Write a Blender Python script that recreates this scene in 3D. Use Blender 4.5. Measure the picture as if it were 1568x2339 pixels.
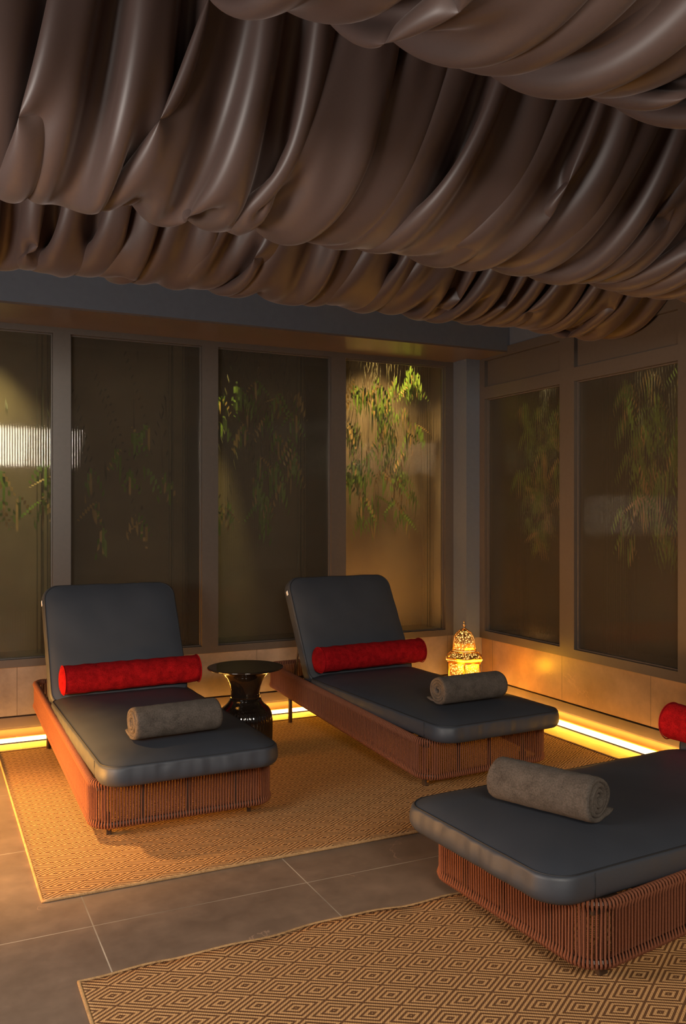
import bpy, bmesh, math, random
import numpy as np
from mathutils import Vector, Matrix, noise
PI=math.pi
R=math.radians
for o in list(bpy.data.objects): bpy.data.objects.remove(o)
scn=bpy.context.scene
C=scn.collection

# ------------------------------------------------------------------ camera
cam=bpy.data.cameras.new('camera'); co=bpy.data.objects.new('camera',cam); C.objects.link(co)
co.location=(0,0,1.4); co.rotation_euler=(R(90),0,R(-25.8))
cam.sensor_fit='VERTICAL'; cam.sensor_height=36; cam.lens=1975/2339*36; cam.clip_start=.05
scn.camera=co
scn.view_settings.view_transform='Standard'
scn.view_settings.look='None'
scn.view_settings.gamma=1
scn.view_settings.use_curve_mapping=False
scn.view_settings.exposure=0.0
# ------------------------------------------------------------------ world and large lights
w=bpy.data.worlds.new('world'); scn.world=w; w.use_nodes=True
w.node_tree.nodes['Background'].inputs[0].default_value=(.02,.022,.026,1)
w.node_tree.nodes['Background'].inputs[1].default_value=1.0
def area(name,loc,look,size,power,col,sy=None,spread=180):
    l=bpy.data.lights.new(name,'AREA'); l.energy=power; l.color=col; l.size=size; l.spread=R(spread)
    if sy: l.shape='RECTANGLE'; l.size_y=sy
    o=bpy.data.objects.new(name,l); C.objects.link(o); o.location=loc
    d=Vector(look)-Vector(loc); o.rotation_euler=d.to_track_quat('-Z','Y').to_euler()
    return o
def point(name,loc,power,col,r=.03):
    l=bpy.data.lights.new(name,'POINT'); l.energy=power; l.color=col; l.shadow_soft_size=r
    o=bpy.data.objects.new(name,l); C.objects.link(o); o.location=loc
    return o
def spot(name,loc,look,power,col,ang=60,r=.03,blend=.6):
    l=bpy.data.lights.new(name,'SPOT'); l.energy=power; l.color=col; l.shadow_soft_size=r; l.spot_size=R(ang); l.spot_blend=blend
    o=bpy.data.objects.new(name,l); C.objects.link(o); o.location=loc
    d=Vector(look)-Vector(loc); o.rotation_euler=d.to_track_quat('-Z','Y').to_euler()
    return o
area('left_key_light',(-1.45,2.3,1.35),(1.6,3.6,1.2),1.5,95,(1,.92,.84),.55)  # unseen soft key added on the left; no doorway is there
area('rear_fill_light',(.38,-1.15,2.30),(1.9,3.4,.2),1.5,120,(1,.90,.76),.55)  # added fill from behind the camera, stands for general ambient light
area('left_cove_light',(-1.4,4.5,.30),(.55,4.3,.0),2.0,62,(1,.43,.07),.2,75)
spot('left_wall_spot',(-.55,4.45,2.30),(.16,4.05,0),600,(1,.56,.20),49,.06,.9)

# ------------------------------------------------------------------ helpers
def link(name,bm,m,parent=None,smooth=True,loc=None):
    me=bpy.data.meshes.new(name); bmesh.ops.recalc_face_normals(bm,faces=bm.faces) if smooth!='raw' else None
    bm.to_mesh(me); bm.free()
    if smooth:
        for p in me.polygons: p.use_smooth=True
    ms=m if isinstance(m,(list,tuple)) else [m]
    for x in ms: me.materials.append(x)
    o=bpy.data.objects.new(name,me); C.objects.link(o)
    if parent: o.parent=parent
    if loc: o.location=loc
    return o
def tag(o,label=None,cat=None,group=None,kind=None):
    if label: o['label']=label
    if cat: o['category']=cat
    if group: o['group']=group
    if kind: o['kind']=kind
    return o
def empty(name,loc=(0,0,0),rz=0):
    o=bpy.data.objects.new(name,None); C.objects.link(o); o.location=loc; o.rotation_euler=(0,0,rz); o.empty_display_size=.1
    return o
def box(bm,x0,x1,y0,y1,z0,z1,bev=0):
    vs=[bm.verts.new((x,y,z)) for z in(z0,z1) for y in(y0,y1) for x in(x0,x1)]
    fs=[bm.faces.new([vs[i] for i in f]) for f in((0,2,3,1),(4,5,7,6),(0,1,5,4),(2,6,7,3),(0,4,6,2),(1,3,7,5))]
    if bev:
        es=list({e for f in fs for e in f.edges})
        bmesh.ops.bevel(bm,geom=es,offset=bev,segments=2,affect='EDGES',profile=.5)
def tube(bm,pts,r,n=8,closed=False,rad=None,caps=True):
    pts=[Vector(p) for p in pts]; m=len(pts); rings=[]
    ref=None
    for i,p in enumerate(pts):
        a=pts[(i-1)%m] if (closed or i>0) else p
        b=pts[(i+1)%m] if (closed or i<m-1) else p
        t=(b-a).normalized()
        if ref is None:
            ref=Vector((0,0,1)) if abs(t.z)<.9 else Vector((1,0,0))
        s=t.cross(ref).normalized(); u=s.cross(t).normalized(); ref=u
        rr=rad[i] if rad else r
        rings.append([bm.verts.new(p+s*(rr*math.cos(2*PI*k/n))+u*(rr*math.sin(2*PI*k/n))) for k in range(n)])
    for i in range(m if closed else m-1):
        A=rings[i]; B=rings[(i+1)%m]
        for k in range(n): bm.faces.new((A[k],A[(k+1)%n],B[(k+1)%n],B[k]))
    if not closed and caps:
        bm.faces.new(rings[0][::-1]); bm.faces.new(rings[-1])
def lathe(bm,prof,n=48,rfun=None,capb=True,capt=True):
    rings=[]
    for r,z in prof:
        rings.append([bm.verts.new(((r*(rfun(2*PI*k/n,z) if rfun else 1))*math.cos(2*PI*k/n),(r*(rfun(2*PI*k/n,z) if rfun else 1))*math.sin(2*PI*k/n),z)) for k in range(n)])
    for A,B in zip(rings,rings[1:]):
        for k in range(n): bm.faces.new((A[k],A[(k+1)%n],B[(k+1)%n],B[k]))
    if capb: bm.faces.new(rings[0][::-1])
    if capt: bm.faces.new(rings[-1])

# ------------------------------------------------------------------ materials
class NT:
    def __init__(s,name):
        s.m=bpy.data.materials.new(name); s.m.use_nodes=True; s.t=s.m.node_tree; s.b=s.t.nodes['Principled BSDF']; s.out=s.t.nodes['Material Output']
    def n(s,typ,**k):
        nd=s.t.nodes.new('ShaderNode'+typ)
        for a,v in k.items():
            if a.startswith('i_'):
                key=a[2:]; key=int(key) if key.isdigit() else key.replace('_',' ')
                nd.inputs[key].default_value=v
            else: setattr(nd,a,v)
        return nd
    def l(s,a,b): s.t.links.new(a,b)
    def math(s,op,a,b=None,c=None):
        nd=s.t.nodes.new('ShaderNodeMath'); nd.operation=op
        for i,v in enumerate((a,b,c)):
            if v is None: continue
            if isinstance(v,(int,float)): nd.inputs[i].default_value=v
            else: s.l(v,nd.inputs[i])
        return nd.outputs[0]
    def mix(s,f,a,b):
        nd=s.t.nodes.new('ShaderNodeMix'); nd.data_type='RGBA'
        for i,v in ((0,f),(6,a),(7,b)):
            if isinstance(v,(int,float)): nd.inputs[i].default_value=v
            elif isinstance(v,tuple): nd.inputs[i].default_value=(*v,1) if len(v)==3 else v
            else: s.l(v,nd.inputs[i])
        return nd.outputs[2]
    def obj(s): return s.n('TexCoord').outputs['Object']
    def ramp(s,fac,stops):
        nd=s.t.nodes.new('ShaderNodeValToRGB'); s.l(fac,nd.inputs[0]); cr=nd.color_ramp
        while len(cr.elements)<len(stops): cr.elements.new(.5)
        for e,(p,c) in zip(cr.elements,stops): e.position=p; e.color=(*c,1) if len(c)==3 else c
        return nd.outputs[0]
    def bump(s,h,st=.3,d=.01):
        nd=s.n('Bump',i_Strength=st,i_Distance=d); s.l(h,nd.inputs['Height']); s.l(nd.outputs[0],s.b.inputs['Normal']); return nd
    def setp(s,**k):
        for a,v in k.items():
            s.b.inputs[a.replace('_',' ')].default_value=(*v,1) if isinstance(v,tuple) else v
        return s
def simple(name,col,rough=.5,metal=0,nscale=0,nbump=0,var=.0,spec=.5):
    t=NT(name); t.setp(Base_Color=col,Roughness=rough,Metallic=metal)
    t.b.inputs['Specular IOR Level'].default_value=spec
    nz=t.n('TexNoise',i_Scale=nscale or 12,i_Detail=5.0); t.l(t.obj(),nz.inputs[0])
    v=var or .12
    t.l(t.mix(nz.outputs[0],tuple(c*(1-v) for c in col),tuple(min(1,c*(1+v)) for c in col)),t.b.inputs['Base Color'])
    if nbump: t.bump(nz.outputs[0],nbump,.004)
    return t.m
M={}
M['paint']=simple('blue_grey_paint',(.095,.103,.125),.55,0,30,.05)
M['bronze']=simple('bronze_frame_paint',(.075,.058,.047),.38,.0,40,.03)
M['soffit']=simple('soffit_panel',(.11,.08,.065),.28,0,6,.02,.2)
M['skirt']=simple('brown_skirting',(.10,.065,.045),.4,0,10,.03,.15)
M['black']=simple('shadow_gap_black',(.012,.010,.009),.6)
M['darkmetal']=simple('dark_brown_metal',(.05,.028,.018),.45,.2,40,.03)
M['paint_ceiling']=simple('ceiling_paint',(.03,.028,.028),.8)
M['soil']=simple('planter_soil',(.03,.022,.015),.95,0,60,.4,.4)
M['darkwall']=simple('dark_planter_wall',(.05,.042,.03),.85,0,5,.1,.25)
M['taupe']=simple('planter_wall',(.24,.185,.13),.85,0,5,.1,.25)
M['tagwhite']=simple('white_label_cloth',(.8,.78,.75),.7)
M['ceramic']=simple('glossy_black_glaze',(.010,.007,.005),.07,0,4,.0,.2,.9)
def led(name,col,st):
    t=NT(name); t.setp(Base_Color=(.8,.8,.8),Emission_Color=col); t.b.inputs['Emission Strength'].default_value=st
    nz=t.n('TexNoise',i_Scale=3.0); t.l(t.obj(),nz.inputs[0]); t.l(t.math('MULTIPLY_ADD',nz.outputs[0],.1*st,.95*st),t.b.inputs['Emission Strength'])
    return t.m
M['led']=led('amber_led_diffuser',(1,.60,.20),6.0)
# stone tiles
def stone(name,grout,size,offx,offy,base,axis,rough=.35):
    t=NT(name); g=t.n('NewGeometry'); pos=g.outputs['Position']
    n1=t.n('TexNoise',i_Scale=1.7,i_Detail=8.0,i_Roughness=.62); t.l(pos,n1.inputs[0])
    n2=t.n('TexNoise',i_Scale=9.0,i_Detail=8.0,i_Roughness=.7); t.l(pos,n2.inputs[0])
    k=t.math('MULTIPLY_ADD',n2.outputs[0],.45,t.math('MULTIPLY',n1.outputs[0],.6))
    a,b,c=base
    col=t.ramp(k,[(.30,(a*.62,b*.60,c*.58)),(.52,(a,b,c)),(.75,(a*1.5,b*1.5,c*1.48))])
    # thin pale veins
    nv=t.n('TexNoise',i_Scale=2.3,i_Detail=5.0,i_Distortion=.8); t.l(pos,nv.inputs[0])
    dv=t.math('ABSOLUTE',t.math('SUBTRACT',nv.outputs[0],.5))
    mask=t.n('TexNoise',i_Scale=1.4,i_Detail=2.0); mp=t.n('Mapping'); mp.inputs[1].default_value=(7,3,1); t.l(pos,mp.inputs[0]); t.l(mp.outputs[0],mask.inputs[0])
    vein=t.math('MULTIPLY',t.math('LESS_THAN',dv,.0022),t.math('GREATER_THAN',mask.outputs[0],.56))
    col=t.mix(t.math('MULTIPLY',vein,.30 if axis=='floor' else .10),col,(a*3.2,b*3.0,c*2.8))
    sp=t.n('SeparateXYZ'); t.l(pos,sp.inputs[0])
    def line(ch,off,sz,wd):
        f=t.math('FRACT',t.math('DIVIDE',t.math('ADD',t.math('SUBTRACT',sp.outputs[ch],off),50*sz+sz/2),sz))
        return t.math('LESS_THAN',t.math('ABSOLUTE',t.math('SUBTRACT',f,.5)),wd/sz/2)
    if axis=='floor':
        gm=t.math('MAXIMUM',line(0,offx,size,.0042),line(1,offy,size,.0042))
    elif axis=='x': gm=line(0,offx,size,.003)
    else: gm=line(1,offy,size,.003)
    wn=t.n('TexNoise',i_Scale=2.0,i_Detail=2.0); t.l(pos,wn.inputs[0])
    gcol=t.mix(t.math('MULTIPLY',t.math('SUBTRACT',wn.outputs[0],.35),2.6),tuple(x*.35 for x in grout),grout)
    col=t.mix(gm,col,gcol); t.l(col,t.b.inputs['Base Color'])
    t.l(t.math('MULTIPLY_ADD',n2.outputs[0],.25,rough-.1),t.b.inputs['Roughness'])
    t.bump(t.math('SUBTRACT',t.math('MULTIPLY',n2.outputs[0],.35),gm),.35,.004)
    return t.m
M['floor']=stone('slate_floor_tiles',(.50,.42,.33),.7865,.512,3.0,(.155,.108,.078),'floor',.42)
M['tileA']=stone('stone_panel_left',(.12,.08,.05),.787,.512,0,(.21,.155,.115),'x',.38)
M['tileB']=stone('stone_panel_right',(.10,.06,.035),.787,0,3.787,(.26,.145,.07),'y',.34)
# drape satin
def satin():
    t=NT('brown_satin'); t.setp(Base_Color=(.165,.105,.088),Roughness=.46)
    t.b.inputs['Sheen Weight'].default_value=.18; t.b.inputs['Sheen Roughness'].default_value=.35; t.b.inputs['Sheen Tint'].default_value=(.62,.52,.5,1)
    t.b.inputs['Specular IOR Level'].default_value=.45
    uv=t.n('UVMap'); sp=t.n('SeparateXYZ'); t.l(uv.outputs[0],sp.inputs[0])
    w1=t.n('TexNoise',i_Scale=1.0,i_Detail=2.0); mp=t.n('Mapping'); mp.inputs[3].default_value=(900,60,1); t.l(uv.outputs[0],mp.inputs[0]); t.l(mp.outputs[0],w1.inputs[0])
    w2=t.n('TexNoise',i_Scale=1.0,i_Detail=2.0); mq=t.n('Mapping'); mq.inputs[3].default_value=(60,900,1); t.l(uv.outputs[0],mq.inputs[0]); t.l(mq.outputs[0],w2.inputs[0])
    k=t.math('MULTIPLY_ADD',w2.outputs[0],.5,t.math('MULTIPLY',w1.outputs[0],.5))
    t.l(t.mix(k,(.053,.033,.028),(.080,.051,.045)),t.b.inputs['Base Color'])
    t.bump(k,.12,.001)
    return t.m
M['satin']=satin()
def leather():
    t=NT('slate_blue_leather'); t.setp(Base_Color=(.058,.066,.082),Roughness=.46); t.b.inputs['Specular IOR Level'].default_value=.5
    n=t.n('TexVoronoi',i_Scale=420.0); t.l(t.obj(),n.inputs[0])
    n2=t.n('TexNoise',i_Scale=7.0,i_Detail=4.0); t.l(t.obj(),n2.inputs[0])
    t.l(t.math('MULTIPLY_ADD',n2.outputs[0],.12,.49),t.b.inputs['Roughness'])
    t.l(t.mix(n2.outputs[0],(.029,.033,.043),(.036,.041,.052)),t.b.inputs['Base Color'])
    t.bump(t.math('MULTIPLY_ADD',n.outputs[0],.25,t.math('MULTIPLY',n2.outputs[0],1.5)),.10,.004)
    return t.m
M['leather']=leather()
M['thread']=simple('dark_seam_piping',(.010,.011,.014),.6)
def fuzz(name,c1,c2,sc,st=.9,sheen=.4):
    t=NT(name); t.setp(Base_Color=c1,Roughness=.95); t.b.inputs['Sheen Weight'].default_value=sheen; t.b.inputs['Sheen Roughness'].default_value=.6; t.b.inputs['Specular IOR Level'].default_value=.1
    t.b.inputs['Sheen Tint'].default_value=(*[min(1,x*3) for x in c2],1)
    n=t.n('TexNoise',i_Scale=sc,i_Detail=4.0,i_Roughness=.75); t.l(t.obj(),n.inputs[0])
    n2=t.n('TexNoise',i_Scale=sc*.12,i_Detail=3.0); t.l(t.obj(),n2.inputs[0])
    k=t.math('MULTIPLY_ADD',n2.outputs[0],.35,t.math('MULTIPLY',n.outputs[0],.75))
    t.l(t.ramp(k,[(.38,c1),(.68,c2)]),t.b.inputs['Base Color'])
    t.bump(n.outputs[0],st,.006)
    return t.m
M['towel']=fuzz('grey_terry',(.030,.024,.020),(.115,.096,.082),190,1.0,.3)
M['red']=fuzz('red_boucle_wool',(.11,.0006,.002),(.42,.007,.010),260,.8,.05)
def rope():
    t=NT('terracotta_cord'); t.setp(Base_Color=(.26,.09,.045),Roughness=.8); t.b.inputs['Specular IOR Level'].default_value=.25
    n=t.n('TexNoise',i_Scale=220.0,i_Detail=3.0); t.l(t.obj(),n.inputs[0])
    t.l(t.mix(n.outputs[0],(.11,.036,.017),(.22,.076,.038)),t.b.inputs['Base Color']); t.bump(n.outputs[0],.5,.002)
    return t.m
M['rope']=rope()
def rug(name,ox,oy):
    t=NT(name); g=t.n('NewGeometry'); sp=t.n('SeparateXYZ'); t.l(g.outputs['Position'],sp.inputs[0])
    x=t.math('DIVIDE',t.math('SUBTRACT',sp.outputs[0],ox),.181); y=t.math('DIVIDE',t.math('SUBTRACT',sp.outputs[1],oy),.115)
    def cell(q): return t.math('ABSOLUTE',t.math('SUBTRACT',t.math('FRACT',t.math('ADD',q,100.5)),.5))
    u=cell(t.math('ADD',x,y)); v=cell(t.math('SUBTRACT',x,y))
    m=t.math('MULTIPLY',t.math('MAXIMUM',u,v),2.0)          # 0 centre .. 1 edge
    # three dark rings per diamond
    f=t.math('FRACT',t.math('MULTIPLY_ADD',m,3.35,.15))
    ring=t.n('MapRange',interpolation_type='SMOOTHSTEP'); ring.inputs[1].default_value=.15; ring.inputs[2].default_value=.29
    t.l(t.math('ABSOLUTE',t.math('SUBTRACT',f,.5)),ring.inputs[0])     # 0 in the groove, 1 on the rib
    rows=t.math('SINE',t.math('MULTIPLY',sp.outputs[1],2*PI/.0068))
    dots=t.math('SINE',t.math('ADD',t.math('MULTIPLY',sp.outputs[0],2*PI/.0072),t.math('MULTIPLY',sp.outputs[1],PI/.0068)))
    weave=t.math('MULTIPLY_ADD',t.math('MULTIPLY',rows,dots),.5,.5)
    nz=t.n('TexNoise',i_Scale=260.0,i_Detail=3.0); t.l(g.outputs['Position'],nz.inputs[0])
    nl=t.n('TexNoise',i_Scale=2.2,i_Detail=4.0); t.l(g.outputs['Position'],nl.inputs[0])
    rib=t.mix(t.math('MULTIPLY_ADD',weave,.5,t.math('MULTIPLY',nz.outputs[0],.5)),(.33,.165,.062),(.72,.42,.185))
    grv=t.mix(t.math('MULTIPLY_ADD',weave,.6,t.math('MULTIPLY',nz.outputs[0],.4)),(.042,.018,.009),(.20,.092,.040))
    col=t.mix(ring.outputs[0],grv,rib)
    col=t.mix(t.math('MULTIPLY',nl.outputs[0],.12),col,(.20,.10,.05))
    t.l(col,t.b.inputs['Base Color']); t.setp(Roughness=.9); t.b.inputs['Specular IOR Level'].default_value=.15
    h=t.math('ADD',ring.outputs[0],t.math('MULTIPLY_ADD',weave,.35,t.math('MULTIPLY',nz.outputs[0],.3)))
    t.bump(h,.8,.0035)
    return t.m
M['rug1']=rug('jute_diamond_weave',.453,3.363)
M['rug2']=rug('jute_diamond_weave_near',.576,2.586)
M['binding']=fuzz('jute_edge_binding',(.24,.13,.055),(.50,.30,.14),240,.6,.1)
def glass():
    t=NT('fluted_glass'); nt=t.t; nt.nodes.remove(t.b)
    gl=t.n('BsdfGlass',i_IOR=1.45,i_Roughness=.04); gl.inputs[0].default_value=(.86,.84,.78,1)
    df=t.n('BsdfDiffuse'); nz=t.n('TexNoise',i_Scale=3.0,i_Detail=3.0); t.l(t.obj(),nz.inputs[0])
    t.l(t.mix(nz.outputs[0],(.11,.092,.068),(.15,.125,.092)),df.inputs[0])
    mx=t.n('MixShader',i_0=.20); t.l(gl.outputs[0],mx.inputs[1]); t.l(df.outputs[0],mx.inputs[2]); t.l(mx.outputs[0],t.out.inputs[0])
    return t.m
M['glass']=glass()
def leaf(name,c1,c2):
    t=NT(name); t.setp(Base_Color=c1,Roughness=.5)
    n=t.n('TexNoise',i_Scale=14.0,i_Detail=2.0); t.l(t.obj(),n.inputs[0]); t.l(t.mix(n.outputs[0],c1,c2),t.b.inputs['Base Color'])
    t.b.inputs['Transmission Weight'].default_value=0
    return t.m
M['leaf']=leaf('green_bamboo_leaf',(.10,.22,.03),(.28,.42,.06))
M['dryleaf']=leaf('dry_bamboo_leaf',(.42,.26,.09),(.62,.44,.18))
M['culm']=leaf('bamboo_culm',(.05,.045,.02),(.08,.07,.03))
def filigree():
    t=NT('pierced_brass'); t.setp(Base_Color=(.72,.42,.16),Metallic=1.0,Roughness=.35)
    v=t.n('TexVoronoi',feature='DISTANCE_TO_EDGE',i_Scale=62.0); nz=t.n('TexNoise',i_Scale=60.0,i_Detail=2.0)
    t.l(t.obj(),nz.inputs[0])
    mxv=t.n('VectorMath',operation='SCALE'); t.l(nz.outputs[1],mxv.inputs[0]); mxv.inputs['Scale'].default_value=.012
    ad=t.n('VectorMath',operation='ADD'); t.l(t.obj(),ad.inputs[0]); t.l(mxv.outputs[0],ad.inputs[1]); t.l(ad.outputs[0],v.inputs[0])
    hole=t.math('GREATER_THAN',v.outputs[0],.17)
    tr=t.n('BsdfTransparent'); mx=t.n('MixShader'); t.l(hole,mx.inputs[0]); t.l(t.b.outputs[0],mx.inputs[1]); t.l(tr.outputs[0],mx.inputs[2]); t.l(mx.outputs[0],t.out.inputs[0])
    return t.m
M['filigree']=filigree()
M['brass']=simple('polished_brass',(.72,.42,.16),.3,1.0)
M['lampglow']=led('lantern_frosted_liner',(1,.50,.10),1.3)

# ------------------------------------------------------------------ setting
XL,YB,XR,YA=-1.6,-1.5,3.84,5.70
def sbox(name,b,m,bev=0):
    bm=bmesh.new(); box(bm,*b,bev)
    return tag(link(name,bm,m,smooth=False),kind='structure')
sbox('floor',(XL-.1,4.5,YB-.1,6.45,-.1,0),M['floor'])
sbox('ceiling',(XL-.1,4.5,YB-.1,6.45,3.0,3.1),M['paint_ceiling'])
sbox('wall_left',(XL-.1,XL,YB,6.4,0,3.0),M['paint'])
sbox('wall_front',(XL-.1,4.5,YB-.1,YB,0,3.0),M['paint'])
# long glazed wall
bm=bmesh.new(); box(bm,XL,3.84,YA,YA+.1,.14,.442); tag(link('wall_back',bm,M['tileA'],smooth=False),kind='structure')
sbox('baseboard_back',(XL,3.84,YA-.004,YA+.03,.067,.131),M['skirt'],.002)
sbox('trim_1',(XL,3.84,YA+.03,YA+.1,0,.14),M['skirt'])
sbox('trim_2',(XL,3.86,5.15,5.80,2.575,3.0),M['paint'])          # beam over the windows
sbox('trim_3',(XL,3.838,5.152,5.69,2.563,2.575),M['soffit'])
# corner column
bm=bmesh.new(); box(bm,3.70,3.86,5.50,5.80,.442,2.563); tag(link('trim_4',bm,M['paint'],smooth=False),kind='structure')
bm=bmesh.new(); box(bm,3.705,3.86,5.505,5.80,.067,.442); tag(link('trim_5',bm,M['tileA'],smooth=False),kind='structure')
# right wall
bm=bmesh.new(); box(bm,XR,XR+.1,YB,5.50,.14,.442); tag(link('wall_right',bm,M['tileB'],smooth=False),kind='structure')
sbox('baseboard_right',(XR-.004,XR+.03,YB,5.50,.067,.131),M['skirt'],.002)
sbox('trim_6',(XR+.03,XR+.1,YB,5.70,0,.14),M['skirt'])
sbox('trim_7',(XR,XR+.1,YB,5.50,2.61,3.0),M['paint'])
sbox('trim_8',(XR,XR+.1,YB,1.60,.442,2.61),M['paint'])
# floor coves
def cove(name,b,label):
    t=empty(name,((b[0]+b[1])/2,(b[2]+b[3])/2,0)); tag(t,label,'light strip')
    bm=bmesh.new(); box(bm,b[0]-t.location.x+.002,b[1]-t.location.x-.002,b[2]-t.location.y+.002,b[3]-t.location.y-.002,.0,.004); link('channel',bm,M['bronze'],t,False)
    bm=bmesh.new(); box(bm,b[0]-t.location.x+.004,b[1]-t.location.x-.004,b[2]-t.location.y+.004,b[3]-t.location.y-.004,.004,.010); link('diffuser',bm,M['led'],t,False)
    return t
def led_light(loc,rot,length,power):
    l=bpy.data.lights.new('cove_led_light','AREA'); l.shape='RECTANGLE'; l.size=length; l.size_y=.02; l.energy=power; l.color=(1,.43,.03)
    o=bpy.data.objects.new('cove_led_light',l); C.objects.link(o); o.location=loc; o.rotation_euler=rot
led_light((1.05,YA+.012,.062),(R(-28),0,0),5.2,44)
led_light((XR+.012,3.25,.062),(R(-28),0,R(-90)),4.4,40)
cove('cove_light_strip',(XL+.02,3.66,5.585,5.675),'glowing amber light strip on the floor along the long glazed wall')
cove('cove_light_strip',(3.735,3.825,1.0,5.45),'glowing amber light strip on the floor along the right-hand wall below its two dark windows')

# ------------------------------------------------------------------ windows
# wall frame coordinates: u along wall, d depth into wall (0 = frame face), z up
def wall_map(kind):
    if kind=='A': return lambda u,d,z:(u,5.68+d,z)
    return lambda u,d,z:(3.82+d,u,z)
def wbox(bm,mp,u0,u1,d0,d1,z0,z1,bev=0):
    a=mp(u0,d0,z0); b=mp(u1,d1,z1)
    box(bm,min(a[0],b[0]),max(a[0],b[0]),min(a[1],b[1]),max(a[1],b[1]),min(a[2],b[2]),max(a[2],b[2]),bev)
def flute_pane(mp,u0,u1,z0,z1,d=.045,th=.006,per=.0155):
    bm=bmesh.new(); n=max(1,round((u1-u0)/per)); per=(u1-u0)/n; k=6; sag=.00030
    front=[];back=[]
    for i in range(n*k+1):
        q=(i%k)/k; off=sag*(1-(2*q-1)**2) if i%k else 0
        u=u0+per*i/k
        front.append((u,d-off)); back.append((u,d+th))
    def col(u,dd): return bm.verts.new(mp(u,dd,z0)),bm.verts.new(mp(u,dd,z1))
    F=[col(*p) for p in front]; B=[col(u0,d+th),col(u1,d+th)]
    for a,b in zip(F,F[1:]): bm.faces.new((a[0],b[0],b[1],a[1]))
    bm.faces.new((B[0][0],B[0][1],B[1][1],B[1][0]))
    bm.faces.new((F[0][0],F[0][1],B[0][1],B[0][0])); bm.faces.new((F[-1][0],B[1][0],B[1][1],F[-1][1]))
    bm.faces.new([f[0] for f in F][::-1]+[B[0][0],B[1][0]][0:2]); bm.faces.new([f[1] for f in F]+[B[1][1],B[0][1]])
    return bm
def window(idx,kind,uo0,uo1,um0,um1,zo0,zo1,zt,upper=None):
    """opening uo0..uo1, module um0..um1"""
    mp=wall_map(kind); bm=bmesh.new(); D=.075; z0=.442
    wbox(bm,mp,um0,uo0,0,D,z0,zt); wbox(bm,mp,uo1,um1,0,D,z0,zt)
    wbox(bm,mp,uo0,uo1,0,D,z0,zo0)
    if upper:
        a,b=upper
        wbox(bm,mp,uo0,uo1,0,D,zo1,a); wbox(bm,mp,uo0,uo1,0,D,b,zt)
    else: wbox(bm,mp,uo0,uo1,0,D,zo1,zt)
    fr=tag(link('window_%d'%idx,bm,M['bronze'],smooth=False),kind='structure')
    # slim glazing bead round the glass
    bb=bmesh.new(); e=.008
    wbox(bb,mp,uo0,uo0+e,.028,.045,zo0,zo1,.001); wbox(bb,mp,uo1-e,uo1,.028,.045,zo0,zo1,.001)
    wbox(bb,mp,uo0+e,uo1-e,.028,.045,zo0,zo0+e,.001); wbox(bb,mp,uo0+e,uo1-e,.028,.045,zo1-e,zo1,.001)
    link('glazing_bead',bb,M['bronze'],fr,False)
    gp=link('glass_pane',flute_pane(mp,uo0,uo1,zo0,zo1),M['glass'],fr,False)
    if upper:
        bu=bmesh.new(); wbox(bu,mp,uo0,uo1,.030,.05,upper[0],upper[1]); link('upper_panel',bu,M['bronze'],fr,False)
    return fr
A=[(-1.11,-.247),(-.14,.722),(.829,1.687),(1.80,2.653),(2.770,3.628)]
am=[-1.60]+[(A[i][1]+A[i+1][0])/2 for i in range(4)]+[3.70]
for i in range(5): window(i+1,'A',A[i][0],A[i][1],am[i],am[i+1],.489,2.525,2.563)
B=[(5.435,4.574),(4.431,3.565),(3.42,2.56),(2.415,1.70)]
B=[(b,a) for a,b in B]
bmr=[5.50]+[(B[i][0]+B[i+1][1])/2 for i in range(3)]+[1.60]
for i in range(4): window(i+6,'B',B[i][0],B[i][1],bmr[i+1],bmr[i],.50,2.255,2.612,(2.345,2.545))
# planter recesses behind the glass
for i,u in enumerate(am[1:5]): sbox('trim_%d'%(20+i),(u-.01,u+.01,5.76,6.30,.45,3.0),M['darkwall'])  # unseen dividers added to keep lamp light out of neighbouring bays
for i,u in enumerate(bmr[1:4]): sbox('trim_%d'%(30+i),(3.90,4.38,u-.01,u+.01,.45,3.0),M['darkwall'])
sbox('trim_9',(XL,3.86,6.30,6.36,0,3.0),M['taupe'])
sbox('trim_10',(XL,3.84,5.80,6.30,.40,.45),M['soil'])
sbox('trim_11',(4.38,4.44,1.5,6.3,0,3.0),M['darkwall'])
sbox('trim_12',(XR+.1,4.38,1.5,5.7,.40,.45),M['soil'])
sbox('trim_13',(3.86,4.38,5.70,5.76,0,3.0),M['darkwall'])
sbox('trim_14',(3.80,3.86,5.80,6.30,0,3.0),M['taupe'])

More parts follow.
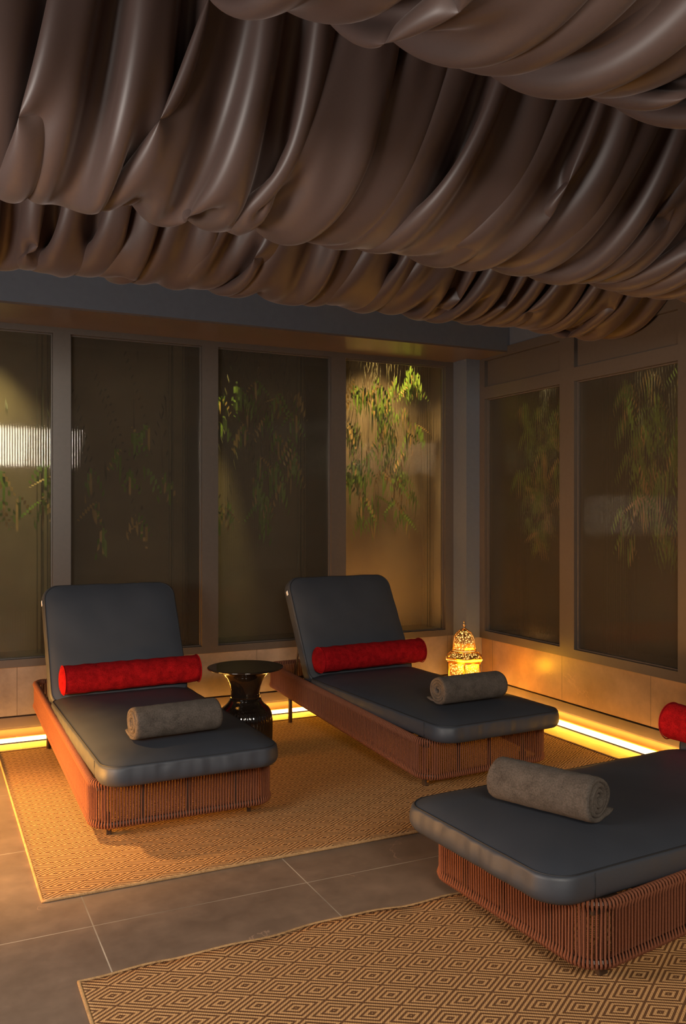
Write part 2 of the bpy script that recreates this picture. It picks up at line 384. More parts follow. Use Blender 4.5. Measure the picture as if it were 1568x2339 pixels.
# ------------------------------------------------------------------ bamboo
def bamboo(loc,label,clusters,seed,ax):
    """clusters: (along, z, count); ax 'x' or 'y' runs along the wall"""
    rs=random.Random(seed); root=empty('bamboo_plant',loc); tag(root,label,'bamboo','bamboo behind the fluted glass')
    g=bmesh.new(); d=bmesh.new(); c=bmesh.new()
    def P(a,dep,z): return Vector((a,dep,z)) if ax=='x' else Vector((dep,a,z))
    tops=[]
    for i in range(4):
        a=(-1)**i*rs.uniform(.43,.47); dep=rs.uniform(.05,.15); lean=0.0
        pts=[P(a+lean*(k/6)**2,dep,k/6*2.25) for k in range(7)]
        tube(c,pts,.009,6,rad=[.009-.0009*k for k in range(7)]); tops.append((a,dep,lean))
    for (a,z,n) in clusters:
        dep=rs.uniform(-.10,.05)
        up=a+rs.uniform(-.16,.16); tube(c,[P(up,dep+.08,min(2.4,z+.55)),P((up+2*a)/3,dep+.03,z+.2),P(a,dep,z)],.002,4,rad=[.0022,.0018,.0012])
        for k in range(n):
            L=rs.uniform(.11,.21); wd=L*rs.uniform(.065,.11); th=rs.gauss(0,.38); ph=rs.uniform(-.5,.5)
            dirn=P(math.sin(th),math.sin(ph)*.4,-math.cos(th)).normalized()
            side=P(math.cos(th),rs.uniform(-.6,.6),math.sin(th)).normalized()
            st=P(a+rs.uniform(-.02,.02),dep+rs.uniform(-.02,.02),z+rs.uniform(-.03,.04))
            bmx=d if rs.random()<.26 else g
            prev=None; 
            for q,wf in ((0,.12),(.2,.85),(.45,1),(.75,.6),(1,.02)):
                cpt=st+dirn*L*q+Vector((0,0,-.03*q*q))
                a1=bmx.verts.new(cpt-side*wd*wf*.5); b1=bmx.verts.new(cpt+side*wd*wf*.5)
                if prev: bmx.faces.new((prev[0],prev[1],b1,a1))
                prev=(a1,b1)
    link('culms',c,M['culm'],root); link('foliage',g,M['leaf'],root); link('dry_foliage',d,M['dryleaf'],root)
    return root
def clus(seed,n,f):
    rs=random.Random(seed); return [f(rs) for _ in range(n)]
z0=.45
bamboo((3.30,6.02,z0),'bamboo behind the glazed bay beside the corner column, brightly lit leaves',
  clus(1,64,lambda r:(lambda z:(r.uniform(-.42,.26) if z>1.2 else r.uniform(-.3,.25),z,r.randint(5,9)))(r.choice([r.uniform(1.2,2.1),r.uniform(.85,2.1)]))),11,'x')
bamboo((2.15,6.02,z0),'bamboo behind the third glazed bay, half-lit leaf cluster at its left',
  clus(2,30,lambda r:(r.uniform(-.35,.40),r.uniform(.75,1.9),r.randint(4,8))),12,'x')
bamboo((1.15,6.02,z0),'dim bamboo behind the glazed bay above the left lounger',
  clus(3,12,lambda r:(r.uniform(-.30,.45),r.uniform(.8,1.6),r.randint(3,6))),13,'x')
bamboo((.35,6.02,z0),'bamboo behind the leftmost glazed bay, glowing yellow green at mid height',
  clus(4,26,lambda r:(r.uniform(-.40,.55),r.uniform(.95,1.35),r.randint(5,8))),14,'x')
bamboo((4.08,4.95,z0),'dark bamboo behind the right-hand wall window nearest the corner',
  clus(5,48,lambda r:(r.uniform(-.30,.28),r.uniform(.75,1.85),r.randint(5,8))),15,'y')
bamboo((4.08,3.93,z0),'dark bamboo behind the right-hand wall window at the photo edge',
  clus(6,52,lambda r:(r.uniform(-.26,.30),r.uniform(.75,1.85),r.randint(5,8))),16,'y')
spot('planter_lamp',(3.30,5.84,2.92),(3.30,6.15,1.5),230,(1,.70,.28),80,.03,.9)
spot('planter_lamp',(1.90,5.84,2.92),(1.92,6.15,1.6),150,(1,.84,.28),24,.03,.9)
spot('planter_lamp',(.30,5.84,2.92),(.30,6.15,1.5),180,(1,.9,.40),64,.03,.9)
spot('planter_lamp',(4.0,5.2,2.92),(4.2,4.7,1.7),60,(1,.82,.42),56,.03,.9)
spot('planter_lamp',(4.0,4.2,2.92),(4.2,3.7,1.7),60,(1,.82,.42),56,.03,.9)
area('planter_glow_fill',(3.2,5.92,.50),(3.2,6.15,1.3),.8,7,(1,.50,.14),.05)  # unseen lamp added for the amber glow low behind the glass

# ------------------------------------------------------------------ rugs
def make_rug(x0,x1,y0,y1,m,label,wavy=0):
    root=empty('jute_rug',((x0+x1)/2,(y0+y1)/2,0)); tag(root,label,'rug','jute diamond rugs')
    cx,cy=root.location.x,root.location.y
    nx,ny=160,60; bm=bmesh.new(); T=[]
    def edge(x): return wavy*(.5*math.sin(x*5.3+1)+.5*math.sin(x*11.7+.4)+.25*math.sin(x*23))
    def zz(x,fy): return .009+wavy*.9*max(0,math.sin(x*7.7+.9)*math.sin(x*2.9))*max(0,(fy-.93)/.07)
    for j in range(ny+1):
        row=[]
        for i in range(nx+1):
            x=x0+(x1-x0)*i/nx; fy=j/ny; y=y0+(y1-y0)*fy+edge(x)*max(0,(fy-.8)/.2)
            row.append(bm.verts.new((x-cx,y-cy,zz(x,fy))))
        T.append(row)
    for j in range(ny):
        for i in range(nx): bm.faces.new((T[j][i],T[j][i+1],T[j+1][i+1],T[j+1][i]))
    per=[T[0][i] for i in range(nx+1)]+[T[j][nx] for j in range(1,ny+1)]+[T[ny][i] for i in range(nx-1,-1,-1)]+[T[j][0] for j in range(ny-1,0,-1)]
    low=[bm.verts.new((v.co.x,v.co.y,.001)) for v in per]
    for a in range(len(per)):
        b=(a+1)%len(per); bm.faces.new((per[a],per[b],low[b],low[a]))
    pts=[(v.co.x,v.co.y,v.co.z-.003) for v in per]
    link('woven_field',bm,m,root)
    b2=bmesh.new(); tube(b2,pts,.0062,8,closed=True); link('edge_binding',b2,M['binding'],root)
    return root
make_rug(.378,3.515,3.255,5.38,M['rug1'],'golden jute diamond rug under the two rear loungers',.004)
make_rug(.410,3.56,.35,2.655,M['rug2'],'jute diamond rug in the foreground under the near lounger',.014)

# ------------------------------------------------------------------ lounger
def rrect(hw,y0,y1,r,n=10,rs_=None):
    """ccw rounded rectangle, x in -hw..hw"""
    rb=rs_ if rs_ is not None else r
    pts=[]
    for (cx,cy,a0,rr) in ((hw-r,y0+r,-90,r),(hw-rb,y1-rb,0,rb),(-hw+rb,y1-rb,90,rb),(-hw+r,y0+r,180,r)):
        for k in range(n+1):
            a=R(a0+90*k/n); pts.append(Vector((cx+rr*math.cos(a),cy+rr*math.sin(a),0)))
    return pts
def resample(pts,step):
    out=[]; P=pts+[pts[0]]; seg=[(P[i+1]-P[i]).length for i in range(len(P)-1)]; tot=sum(seg); n=round(tot/step); st=tot/n
    i=0; acc=0; s=0
    for k in range(n):
        tgt=k*st
        while acc+seg[i]<tgt: acc+=seg[i]; i+=1
        f=(tgt-acc)/max(seg[i],1e-9); out.append(P[i].lerp(P[i+1],f))
    return out
HW,LEN=.415,1.90
def ztop(y): return .262+.055*y
def zbot(y): return .062+.078*y
def cushion_bm(hw,y0,y1,z0,zs,crown,r,seed=0,wr=.004,front_wr=True):
    """upholstered box cushion; side z0..zs, crowned top"""
    bm=bmesh.new(); base=rrect(hw,y0,y1,r,12); base=resample(base,.018)
    cy=(y0+y1)/2; H=(y1-y0)/2
    def inset(p,d):
        sx=(hw-d)/hw; sy=(H-d)/H
        # keep a rounded outline while shrinking evenly
        return Vector((p.x*sx, cy+(p.y-cy)*sy,0))
    rings=[]
    def ring(d,z,w=0,out=0):
        rg=[]
        for k,p in enumerate(base):
            q=inset(p,d-out)
            nz=noise.noise(Vector((q.x*7+seed,q.y*7,z*20)))*(.0022 if d<.25 else 0)
            wz=0
            if w:
                fr=max(0,1-(p.y-y0)/.05) if front_wr else .4
                wz=w*fr*(noise.noise(Vector((p.x*42+seed*3,p.y*30,z*6)))) + w*.35*noise.noise(Vector((p.x*16,p.y*16+seed,z*9)))
            dirn=(Vector((p.x,p.y-cy,0))).normalized()
            rg.append(bm.verts.new((q.x+dirn.x*(wz+nz),q.y+dirn.y*(wz+nz),z+nz)))
        rings.append(rg)
    h=zs-z0
    ring(.10,z0+.004); ring(.05,z0+.001); ring(.022,z0,0)
    ring(.006,z0+h*.06,wr*.4); ring(0,z0+h*.18,wr*.8,.001)
    for f in (.32,.48,.64,.78,.88): ring(0,z0+h*f,wr,.006*math.sin(PI*f))
    ring(0,zs-.004,wr*.4,.001); ring(.003,zs,wr*.2); ring(.006,zs+.001)
    for d,f in ((.012,.10),(.03,.30),(.055,.50),(.09,.68),(.14,.83),(.19,.92),(.24,.97),(.29,.99),(.33,1.0)):
        ring(d,zs+crown*f)
    for a,b in zip(rings,rings[1:]):
        n=len(a)
        for k in range(n): bm.faces.new((a[k],a[(k+1)%n],b[(k+1)%n],b[k]))
    bm.faces.new(rings[0][::-1]); bm.faces.new(rings[-1])
    seam=[v.co.copy()+Vector((0,0,.0005)) for v in rings[-10]]
    seamb=[v.co.copy() for v in rings[3]]
    return bm,seam,seamb,rings
def make_lounger():
    root=empty('sun_lounger')
    path=resample(rrect(HW,0,LEN,.10,10,.07),.0130)
    n=len(path); bm=bmesh.new()
    rr=.0145; cr=.0032
    for k in range(n):
        p=path[k]; t=(path[(k+1)%n]-path[k-1]).normalized(); nrm=Vector((t.y,-t.x,0))
        jit=random.Random(k*7+1)
        zt,zb=ztop(p.y),zbot(p.y); pts=[]
        q=p-nrm*rr
        tw=jit.uniform(-.0012,.0012)
        for a in (0,45,90,135,180):
            pts.append(q+nrm*rr*math.cos(R(a))+Vector((0,0,zt-rr+rr*math.sin(R(a)))))
        pts[0]+=nrm*.0
        pts.append(q-nrm*.008+Vector((0,0,zt-.036))); pts.append(q-nrm*.007+Vector((0,0,zb+.036)))
        for a in (180,225,270,315,360):
            pts.append(q+nrm*rr*math.cos(R(a))+Vector((0,0,zb+rr+rr*math.sin(R(a)))))
        pts.append(q+nrm*.009+t*tw+Vector((0,0,zb+.034))); pts.append(q+nrm*.009-t*tw+Vector((0,0,zt-.034)))
        rad=[cr*1.45]*5+[cr]*2+[cr*1.55]*5+[cr]*2
        tube(bm,pts,cr,5,closed=True,rad=rad)
    link('woven_cord_side',bm,M['rope'],root)
    # metal frame: rails, posts, slats
    bm=bmesh.new(); rl=[p-(Vector((((path[(i+1)%n]-path[i-1]).normalized()).y,-((path[(i+1)%n]-path[i-1]).normalized()).x,0)))*rr for i,p in enumerate(path)]
    tube(bm,[q+Vector((0,0,ztop(q.y)-rr)) for q in rl],.0095,6,closed=True)
    tube(bm,[q+Vector((0,0,zbot(q.y)+rr)) for q in rl],.0095,6,closed=True)
    for (x,y) in ((-.20,.016),(0,.016),(.22,.016),(-HW+.02,.5),(HW-.02,.5),(-HW+.02,1.1),(HW-.02,1.1),(-.2,LEN-.016),(.2,LEN-.016)):
        box(bm,x-.009,x+.009,y-.006 if y<.1 or y>1.8 else y-.009,y+.006 if y<.1 or y>1.8 else y+.009,zbot(y)+.01,ztop(y)-.012)
    link('metal_frame',bm,M['darkmetal'],root,False)
    bm=bmesh.new()
    for k in range(9):
        y=.10+k*.145; box(bm,-HW+.03,HW-.03,y,y+.07,.236,.246,.003)
    box(bm,-HW+.03,-HW+.055,.03,1.30,.222,.236); box(bm,HW-.055,HW-.03,.03,1.30,.222,.236)
    link('slat_platform',bm,M['darkmetal'],root,False)
    for (x,y) in ((-.32,.13),(.32,.13)):
        bm=bmesh.new(); box(bm,x-.012,x+.012,y-.018,y+.018,0,.09,.004); lg=link('leg',bm,M['darkmetal'],root,False)
        b2=bmesh.new()
        tube(b2,[(x,y-.0175,.026),(x,y-.022,.026)],.006,8); link('bolt',b2,M['brass'],lg,False)
    for (x,y) in ((-.35,1.66),(.35,1.66)):
        bm=bmesh.new(); tube(bm,[(x,y,0),(x,y,zbot(y)+.03)],.0135,12); link('leg',bm,M['darkmetal'],root)
    # seat cushion
    SZ0,SZS=.266,.352
    bm,seam,sb,_=cushion_bm(.392,-.125,1.34,SZ0,SZS,.040,.095,3,.0075)
    seat=link('seat_cushion',bm,M['leather'],root)
    bm=bmesh.new(); tube(bm,seam,.0028,5,closed=True); link('seam_piping',bm,M['thread'],seat)
    for sx in (-1,1):
        bm=bmesh.new(); tube(bm,[(sx*.3975,.03,SZ0+.012+k*.0145) for k in range(6)],.0013,5)
        link('side_seam',bm,M['thread'],seat)
    # back cushion, hinged
    hin=Vector((0,1.368,.290)); ang=R(61)
    Mx=Matrix.Translation(hin)@Matrix.Rotation(ang,4,'X')
    bm,seam,sb,rg=cushion_bm(.388,-.02,.715,.0,.088,.030,.085,9,.003,False)
    bmesh.ops.transform(bm,matrix=Mx,verts=bm.verts)
    back=link('back_cushion',bm,M['leather'],root)
    bm=bmesh.new(); tube(bm,[Mx@p for p in seam],.0026,5,closed=True); link('seam_piping',bm,M['thread'],back)
    bm=bmesh.new(); box(bm,-.398,-.3945,.600,.628,.055,.076); bmesh.ops.transform(bm,matrix=Mx,verts=bm.verts); tg=link('care_tag',bm,M['tagwhite'],back,False); tg['label']='small white care tag'
    # backrest frame and prop
    bm=bmesh.new()
    for sx in (-1,1):
        tube(bm,[Mx@Vector((sx*.345,.0,-.014)),Mx@Vector((sx*.345,.66,-.014))],.011,8)
    for yy in (.06,.25,.44,.62):
        tube(bm,[Mx@Vector((-.345,yy,-.014)),Mx@Vector((.345,yy,-.014))],.008,8)
    bf=link('backrest_frame',bm,M['darkmetal'],root)
    for sx in (-1,1):
        bm=bmesh.new(); a=Mx@Vector((sx*.33,.36,-.02)); b=Vector((sx*.33,a.y+.06,.30)); tube(bm,[a,b],.007,8); a2=Mx@Vector((sx*.33,.33,-.02)); tube(bm,[a2,Vector((sx*.33,a2.y+.10,.30))],.005,8); link('strut',bm,M['darkmetal'],bf)
    bm=bmesh.new(); tube(bm,[(-HW+.02,1.66,.29),(HW-.02,1.66,.29)],.01,8); tube(bm,[(-HW+.02,1.368,.262),(HW-.02,1.368,.262)],.011,8); link('cross_bar',bm,M['darkmetal'],bf)
    return root
def copy_tree(o,parent=None):
    c=o.copy(); C.objects.link(c); c.parent=parent
    for ch in list(o.children): copy_tree(ch,c)
    return c
LOC=[((1.034,3.683,.0095),R(1.0),'lounger on the golden rug at the left, backrest raised, red bolster and towel on it'),
     ((2.618,3.665,.0095),R(3.2),'lounger in the middle near the lit brass lantern, backrest raised, side table at its left'),
     ((1.688,2.320,.0095),R(-90+3.0),'near lounger in the right foreground on the front rug, cut by the photo edge')]
proto=make_lounger()
for i,(l,rz,lab) in enumerate(LOC):
    o=proto if i==0 else copy_tree(proto)
    o.location=l; o.rotation_euler=(0,0,rz); tag(o,lab,'lounger','slate blue loungers with terracotta cord sides')

# ------------------------------------------------------------------ bolsters
def make_bolster():
    root=empty('bolster_pillow'); Lh,r=.385,.083
    bm=bmesh.new(); prof=[(0.0,-Lh-.016),(.03,-Lh-.015),(.06,-Lh-.010),(.076,-Lh-.004),(r,-Lh+.003)]
    m=26
    for k in range(1,m): prof.append((r+.0018*math.sin(k*1.9),-Lh+2*Lh*k/m))
    prof+=[(r,Lh-.003),(.076,Lh+.004),(.06,Lh+.010),(.03,Lh+.015),(0.0005,Lh+.016)]
    prof[0]=(.0005,prof[0][1])
    lathe(bm,prof,56)
    for v in bm.verts:
        nn=noise.noise(v.co*14)*.003; rad=Vector((v.co.x,v.co.y,0)); 
        if rad.length>.05: v.co+=rad.normalized()*nn
    bmesh.ops.rotate(bm,verts=bm.verts,cent=(0,0,0),matrix=Matrix.Rotation(R(90),3,'Y'))
    for v in bm.verts: v.co.z=v.co.z*.97 if v.co.z>-.05 else -.0485+(v.co.z+.05)*.8
    link('red_cover',bm,M['red'],root)
    for s in (-1,1):
        bm=bmesh.new(); tube(bm,[(s*(Lh-.001),(r+.001)*math.cos(2*PI*k/48),max(-.0735,(r+.001)*math.sin(2*PI*k/48)*.97)) for k in range(48)],.0026,6,closed=True); link('piping',bm,M['red'],root)
    bm=bmesh.new(); a=R(-38); tube(bm,[(-Lh+.05+2*(Lh-.05)*k/20,-(r+.0012)*math.cos(a),(r+.0012)*math.sin(a)*.97) for k in range(21)],.0016,5); link('closing_seam',bm,M['red'],root)
    return root
bp=make_bolster(); zc=.395+.0735+.009
BL=[((1.060,4.945),R(3.5),'red bolster pillow lying on the left lounger against its raised back'),
    ((2.585,4.935),R(5.0),'red bolster pillow on the middle lounger, against its raised back near the lantern'),
    ((3.00,2.42),R(-90+5),'red bolster pillow at the right photo edge on the near lounger')]
for i,((x,y),rz,lab) in enumerate(BL):
    o=bp if i==0 else copy_tree(bp)
    o.location=(x,y,zc); o.rotation_euler=(0,0,rz); tag(o,lab,'bolster','red bolster pillows')

# ------------------------------------------------------------------ towels
def make_towel(seed,L=.40,R0=.078,turns=3.6):
    rs=random.Random(seed); root=empty('rolled_towel'); bm=bmesh.new()
    th=.0185; N=150; cen=[]
    for i in range(N+1):
        f=i/N; a=2*PI*turns*f; r=.012+(R0-th/2-.012)*(f**.92)
        r*=1+.05*math.sin(a*1.3+seed)*(1-f)
        cen.append(Vector((r*math.cos(a),r*math.sin(a))))
    # orient so that the loose end lies at the bottom front
    endang=math.atan2(cen[-1].y,cen[-1].x); rot=R(-62)-endang
    cen=[Vector((c.x*math.cos(rot)-c.y*math.sin(rot),c.x*math.sin(rot)+c.y*math.cos(rot))) for c in cen]
    # tail runs out along the seat
    last=cen[-1]; t=(cen[-1]-cen[-3]).normalized()
    cen+= [last+Vector((.014,-.002)),last+Vector((.030,.000)),last+Vector((.046,.003)),last+Vector((.058,.008))]
    bot=-R0
    cen=[Vector((c.x*1.05,max(c.y*.95,bot+th/2+.002))) for c in cen]
    tangs=[]
    n=len(cen)
    for i in range(n):
        a=cen[max(0,i-1)]; b=cen[min(n-1,i+1)]; d=(b-a); d.normalize(); tangs.append(d)
    outer=[];inner=[]
    for i,(c,t) in enumerate(zip(cen,tangs)):
        nn=Vector((t.y,-t.x)); hh=th*.5*(1 if i<n-4 else .85-.12*(i-(n-4)))
        outer.append(c+nn*hh*1.02); inner.append(c-nn*hh*.93)
    K=44; G=[]
    for k in range(K+1):
        x=-L/2+L*k/K; e=min(k,K-k)/2.5; rnd=1 if e>=1 else math.sqrt(max(0,1-(1-e)**2))
        row=[]
        prof=[outer[i] for i in range(n)]+[inner[i] for i in range(n-1,-1,-1)]
        for j,p in enumerate(prof):
            i=j if j<n else 2*n-1-j
            c=cen[i]; q=c+(p-c)*(.45+.55*rnd)
            # random end raggedness per winding, slight dents
            sx=x+(1-rnd)*.0+.008*noise.noise(Vector((i*.09,seed*3.1,.5)))*(abs(x)/(L/2))**6*(1 if x>0 else -1)
            w=1+.035*noise.noise(Vector((x*9,q.x*14,q.y*14+seed)))
            fz=.0016*noise.noise(Vector((x*190,q.x*190,q.y*190+seed)))
            row.append(bm.verts.new((sx,q.x*w+fz,q.y*w+fz if q.y>bot*.8 else q.y+abs(fz))))
        G.append(row)
    m=len(G[0])
    for A_,B_ in zip(G,G[1:]):
        for j in range(m): bm.faces.new((A_[j],A_[(j+1)%m],B_[(j+1)%m],B_[j]))
    # end caps as strips between outer and inner
    for row,fl in ((G[0],False),(G[-1],True)):
        for i in range(n-1):
            f=(row[i],row[i+1],row[m-2-i],row[m-1-i]); bm.faces.new(f[::-1] if fl else f)
    link('rolled_cloth',bm,M['towel'],root)
    return root
TW=[((1.005,3.80),R(5.0),1,'rolled grey towel lying on the left lounger'),
    ((2.57,3.80),R(3.0),2,'rolled grey towel on the middle lounger, in front of the brass lantern'),
    ((1.865,2.30),R(-68),3,'rolled grey towel on the near lounger in the foreground, its spiral end facing right')]
for (x,y),rz,sd,lab in TW:
    o=make_towel(sd,.40 if sd<3 else .38,.078 if sd<3 else .080); o.location=(x,y,.395+.078+.0095); 
    o.rotation_euler=(0,0,rz); tag(o,lab,'towel','rolled grey towels')

# ------------------------------------------------------------------ side table
st=empty('side_table',(1.665,4.74,.0095)); tag(st,'glossy black pedestal side table with ribbed base between the two rear loungers','side table')
bm=bmesh.new()
prof=[(.128,.0),(.146,.004),(.152,.02),(.157,.10),(.158,.19),(.152,.232),(.135,.262),(.110,.282)]
def ribs(a,z): return 1-.020*(abs(math.sin(a*24)))*max(0,min(1,(.262-z)/.02))
lathe(bm,prof,288,ribs,True,False); lathe(bm,[(.110,.282),(.096,.300),(.088,.318)],288,None,False,True); bmesh.ops.remove_doubles(bm,verts=bm.verts,dist=.0005)
link('ribbed_base',bm,M['ceramic'],st)
bm=bmesh.new(); lathe(bm,[(.086,.314),(.0845,.335),(.083,.347),(.084,.36),(.088,.385),(.096,.41),(.112,.44),(.140,.465),(.175,.482),(.205,.489)],96,None,True,True); link('flared_neck',bm,M['ceramic'],st)
bm=bmesh.new(); lathe(bm,[(.205,.489),(.216,.490),(.219,.494),(.217,.498),(.212,.4995),(.2,.4985),(.05,.498)],96,None,True,True); link('table_top',bm,M['ceramic'],st)

# ------------------------------------------------------------------ lantern
ln=empty('moroccan_lantern',(3.545,5.30,.0095),R(-25.8-90+ -7)); tag(ln,'lit pierced brass lantern with a domed top on the floor in the corner','lantern')
def hexshell(bm,prof):
    rings=[[bm.verts.new((r*math.cos(R(60*k)),r*math.sin(R(60*k)),z)) for k in range(6)] for r,z in prof]
    for a,b in zip(rings,rings[1:]):
        for k in range(6): bm.faces.new((a[k],a[(k+1)%6],b[(k+1)%6],b[k]))
body=[(.128,.03),(.128,.305)]; skirt=[(.142,.335),(.098,.378)]; dome=[(.090,.388),(.092,.41),(.090,.44),(.080,.475),(.060,.505),(.032,.527),(.010,.538)]
bm=bmesh.new(); hexshell(bm,body); link('body_screen',bm,M['filigree'],ln,False)
bm=bmesh.new(); hexshell(bm,skirt); link('shoulder_screen',bm,M['filigree'],ln,False)
bm=bmesh.new(); hexshell(bm,dome); link('dome_screen',bm,M['filigree'],ln,False)
bm=bmesh.new()
for k in range(6):
    c,s=math.cos(R(60*k)),math.sin(R(60*k))
    tube(bm,[(c*.129,s*.129,.0),(c*.129,s*.129,.31)],.006,6)
    tube(bm,[(c*r,s*r,z) for r,z in skirt],.0045,6)
    tube(bm,[(c*r,s*r,z) for r,z in dome],.0038,6)
for r,z,t_ in ((.129,.03,.006),(.129,.300,.006),(.145,.334,.004),(.1,.378,.005),(.091,.389,.004)):
    tube(bm,[(r*math.cos(R(60*k)),r*math.sin(R(60*k)),z) for k in range(6)],t_,6,closed=True)
link('brass_ribs',bm,M['brass'],ln)
bm=bmesh.new(); hexshell(bm,[(.132,.306),(.145,.312),(.146,.330),(.140,.336)]); 
link('beaded_band',bm,M['brass'],ln,False)
bm=bmesh.new()
for k in range(6):
    a=Vector((.147*math.cos(R(60*k)),.147*math.sin(R(60*k)),.322)); b=Vector((.147*math.cos(R(60*k+60)),.147*math.sin(R(60*k+60)),.322))
    for j in range(11):
        p=a.lerp(b,(j+.5)/11); bmesh.ops.create_icosphere(bm,subdivisions=1,radius=.0042,matrix=Matrix.Translation(p))
link('beading',bm,M['lampglow'],ln)
bm=bmesh.new(); lathe(bm,[(.010,.536),(.012,.543),(.006,.549),(.005,.556),(.014,.566),(.006,.574),(.004,.585),(.007,.590),(.001,.598)],12); link('finial',bm,M['brass'],ln)
bm=bmesh.new(); hexshell(bm,[(.118,.035),(.118,.30),(.124,.325),(.086,.372),(.078,.40),(.076,.44),(.062,.48),(.03,.515)]); link('frosted_liner',bm,M['lampglow'],ln,False)
bm=bmesh.new(); hexshell(bm,[(.02,.028),(.135,.028),(.138,.012),(.12,.0)]); link('base_plate',bm,M['brass'],ln,False)
for (dx,dy) in ((-.17,-.12),(.11,-.33)):
    point('lantern_fill_light',(3.545+dx,5.30+dy,.30),3.4,(1,.40,.012),.05)  # unseen lights added outside the lantern to strengthen its orange wall patch

# ------------------------------------------------------------------ ceiling drapery (cloth settled by a small solver)
def swag_sim(x0,x1,ya,yb,za,zb,slack=1.38,gather=1.5,belly=None,seed=1,du=.018,dv=.03,steps=200,iters=9,shear=0.0,wave=.105,bend=.15,coarse=.28,lean_amt=.6,ampk=1.0,clump=.22,damp=.965):
    rs=np.random.RandomState(seed)
    L=x1-x0; span=yb-ya
    nu=int(L*gather/du)+1; nv=int(span*slack/dv)+1
    belly=belly or gather
    gt=belly+(gather-belly)*np.abs(2*np.linspace(0,1,nv)-1)**1.5
    ru=L*gt/(nu-1); rv=span*slack/(nv-1)
    s=np.linspace(0,1,nu); t=np.linspace(0,1,nv)
    def wob(n,amp,k):
        f=np.zeros(n); q=np.linspace(0,1,n)
        for i in range(k):
            f+=rs.uniform(-1,1)*np.sin(2*np.pi*(q*rs.uniform(3,26)+rs.rand()))
        return amp*f/np.sqrt(k)
    phA=np.cumsum(1+wob(nu,.45,9)); phA=phA/phA[-1]
    phB=np.cumsum(1+wob(nu,.45,9)); phB=phB/phB[-1]
    phM=np.cumsum(np.clip(1+wob(nu,.9,9),.3,3)); phM=phM/phM[-1]
    pa=2*np.pi*L/wave*phA; pb=2*np.pi*L/wave*1.05*phB; pm=2*np.pi*L/(coarse)*phM
    # cloth gathered unevenly along each batten: bunched stretches and nearly flat ones
    def edge():
        d=np.clip(1/gather+clump*wob(nu,1,12),.34,.97); d*=(1/gather)/d.mean(); d=np.clip(d,.3,1.0); d*=(1/gather)/d.mean()
        x=np.cumsum(d); x=(x-x[0])/(x[-1]-x[0]); return x0+L*x,d
    xa,da=edge(); xb,db=edge(); xb=xb+shear*np.sin(np.pi*s)
    P=np.zeros((nu,nv,3))
    sag=span*np.sqrt(3/8*(slack-1))
    T=t[None,:]
    P[:,:,0]=xa[:,None]*(1-T)+xb[:,None]*T
    ampA=.034*(1+wob(nu,.4,7)); 
    amp_a=np.sqrt(np.clip(1/da-1,0,2))*1.6; amp_b=np.sqrt(np.clip(1/db-1,0,2))*1.6
    E=np.abs(2*T-1)**1.4
    fine=np.where(T<.5,(amp_a*np.sin(pa))[:,None],(amp_b*np.sin(pb))[:,None])
    lean=lean_amt*(T-.5)
    crs=np.sin(pm[:,None]+lean*6)
    crs=1-2*np.abs(np.sin(.5*(pm[:,None]+lean*6)))**.8
    P[:,:,0]+=.4*wave*.3*np.sin(2*pa[:,None])*E
    A=ampA[:,None]*ampk
    nz=fine*E*(wave/.1)+crs*(1-.75*E)*1.25*(coarse/.28)
    P[:,:,1]=ya+span*T; P[:,:,2]=za*(1-T)+zb*T-4*sag*T*(1-T)
    slope=-4*sag*(1-2*T)/span; nn=np.sqrt(1+slope**2)
    P[:,:,1]+=-slope/nn*A*nz*np.where((T>0)&(T<1),1,.6)
    P[:,:,2]+=1/nn*A*nz
    P+=rs.normal(0,.0012,P.shape)
    w=np.ones((nu,nv)); w[:,0]=0; w[:,-1]=0
    V=np.zeros_like(P); dt=.016; g=np.array([0,0,-9.8])
    def solve(a,b,rest,k,comp_only=False):
        d=P[b]-P[a]; l=np.sqrt((d*d).sum(-1))+1e-9
        wa=w[a]; wb=w[b]; ws=wa+wb+1e-9
        c=(l-rest)
        if comp_only: c=np.minimum(c,0)
        q=(k*c/l/ws)[...,None]*d
        P[a]+=wa[...,None]*q; P[b]-=wb[...,None]*q
    S=slice
    def fix(ax,st,off,step):
        n=nu if ax==0 else nv
        idx=np.arange(st,n-off,step)
        a=S(idx[0],idx[-1]+1,step); b=S(idx[0]+off,idx[-1]+off+1,step)
        return ((a,S(None)),(b,S(None))) if ax==0 else ((S(None),a),(S(None),b))
    cons=[]
    for st in (0,1):
        cons.append((*fix(1,st,1,2),rv,1.0,False)); cons.append((*fix(0,st,1,2),ru[None,:],.9,False))
    for (su,sv) in ((0,0),(0,1),(1,0),(1,1)):
        iu=np.arange(su,nu-1,2); iv=np.arange(sv,nv-1,2)
        a=(S(iu[0],iu[-1]+1,2),S(iv[0],iv[-1]+1,2)); b=(S(iu[0]+1,iu[-1]+2,2),S(iv[0]+1,iv[-1]+2,2))
        c=(S(iu[0]+1,iu[-1]+2,2),S(iv[0],iv[-1]+1,2)); d=(S(iu[0],iu[-1]+1,2),S(iv[0]+1,iv[-1]+2,2))
        dg=np.hypot(ru[None,iv],rv)
        cons.append((a,b,dg,.35,False)); cons.append((c,d,dg,.35,False))
    for off,k in ((2,bend),):
        for st in range(2*off):
            for ax,r in ((0,ru[None,:]),(1,rv)):
                n=nu if ax==0 else nv
                if st<off:
                    idx=np.arange(st,n-off,2*off)
                    if len(idx): cons.append((*fix(ax,st,off,2*off),r*off,k,True))
                else:
                    idx=np.arange(st,n-off,2*off)
                    if len(idx): cons.append((*fix(ax,st,off,2*off),r*off,k,True))
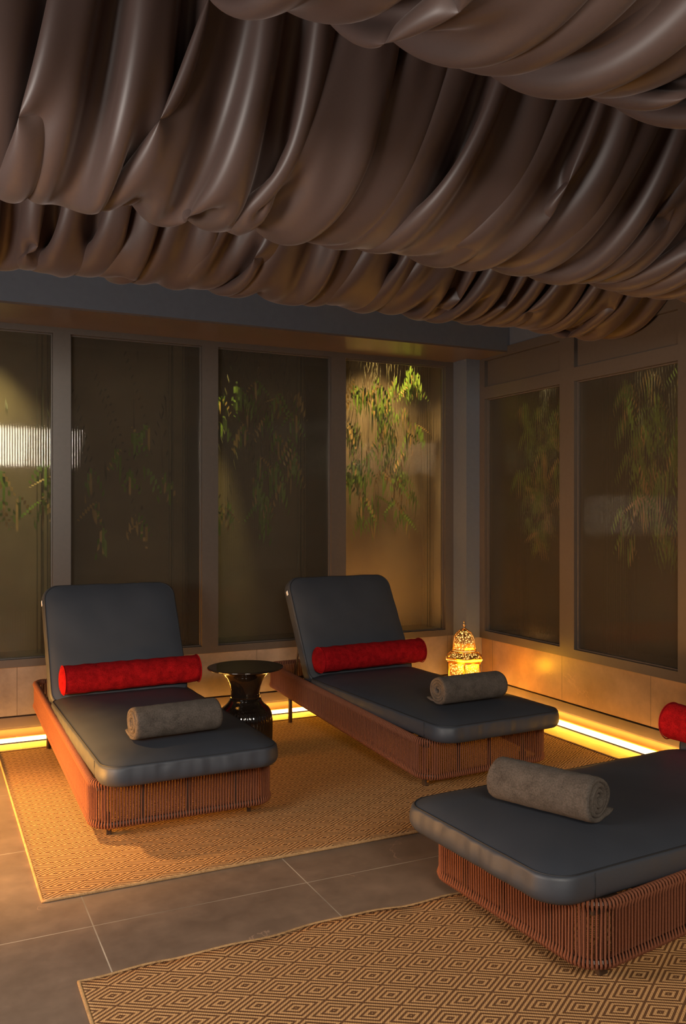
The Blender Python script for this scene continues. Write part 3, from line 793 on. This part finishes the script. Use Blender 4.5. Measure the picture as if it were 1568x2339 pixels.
    for it in range(steps):
        V+=g*dt*w[...,None]; Q=P.copy(); P+=V*dt*w[...,None]
        for _ in range(iters):
            for a,b,r,k,co in cons: solve(a,b,r,k,co)
        V=(P-Q)/dt*damp
        sp=np.sqrt((V*V).sum(-1,keepdims=True)); V*=np.minimum(1,3/(sp+1e-9))
    return P

def swag(i,ya,yb,slack,seed,label,x1=3.77,shear=-.15,za=2.95,zb=2.95,gather=1.2,belly=2.7,steps=150,wave=.16,bend=.15,coarse=.35,clump=.16,ampk=.8):
    P=swag_sim(-1.15,x1,ya,yb,za,zb,slack,gather,belly,seed,steps=steps,shear=shear,wave=wave,bend=bend,coarse=coarse,clump=clump,ampk=ampk)
    P[...,2]=np.minimum(P[...,2],2.985); P[...,0]=np.minimum(P[...,0],3.815)
    nu,nv=P.shape[:2]; me=bpy.data.meshes.new('satin_swag')
    idx=np.arange(nu*nv).reshape(nu,nv)
    f=np.stack([idx[:-1,:-1],idx[1:,:-1],idx[1:,1:],idx[:-1,1:]],-1).reshape(-1,4)
    me.from_pydata(P.reshape(-1,3).tolist(),[],f.tolist()); me.materials.append(M['satin'])
    uvl=me.uv_layers.new(name='UVMap'); uvc=np.stack(np.meshgrid(np.arange(nu)*.025,np.arange(nv)*.034,indexing='ij'),-1).reshape(-1,2)
    li=np.empty(len(me.loops),dtype=np.int32); me.loops.foreach_get('vertex_index',li); uvl.data.foreach_set('uv',uvc[li].ravel())
    me.polygons.foreach_set('use_smooth',[True]*len(me.polygons)); me.update()
    o=bpy.data.objects.new('satin_swag',me); C.objects.link(o)
    s=o.modifiers.new('smooth','SUBSURF'); s.levels=2; s.render_levels=2
    tag(o,label,'ceiling drape','brown satin swags slung below the ceiling')
    return o
swag(0,3.42,4.50,1.25,5,'rearmost brown satin ceiling swag, above the beam and glazed wall')
swag(1,2.2,3.42,1.24,6,'deep brown satin swag second from the glazed wall, widest in view',x1=3.79)
swag(2,.92,2.2,1.12,7,'brown satin swag at the top right, nearest part of the ceiling drapery',x1=3.8)
swag(3,-.2,.92,1.12,8,'brown satin ceiling swag overhead, towards the room front',x1=3.8,steps=120)
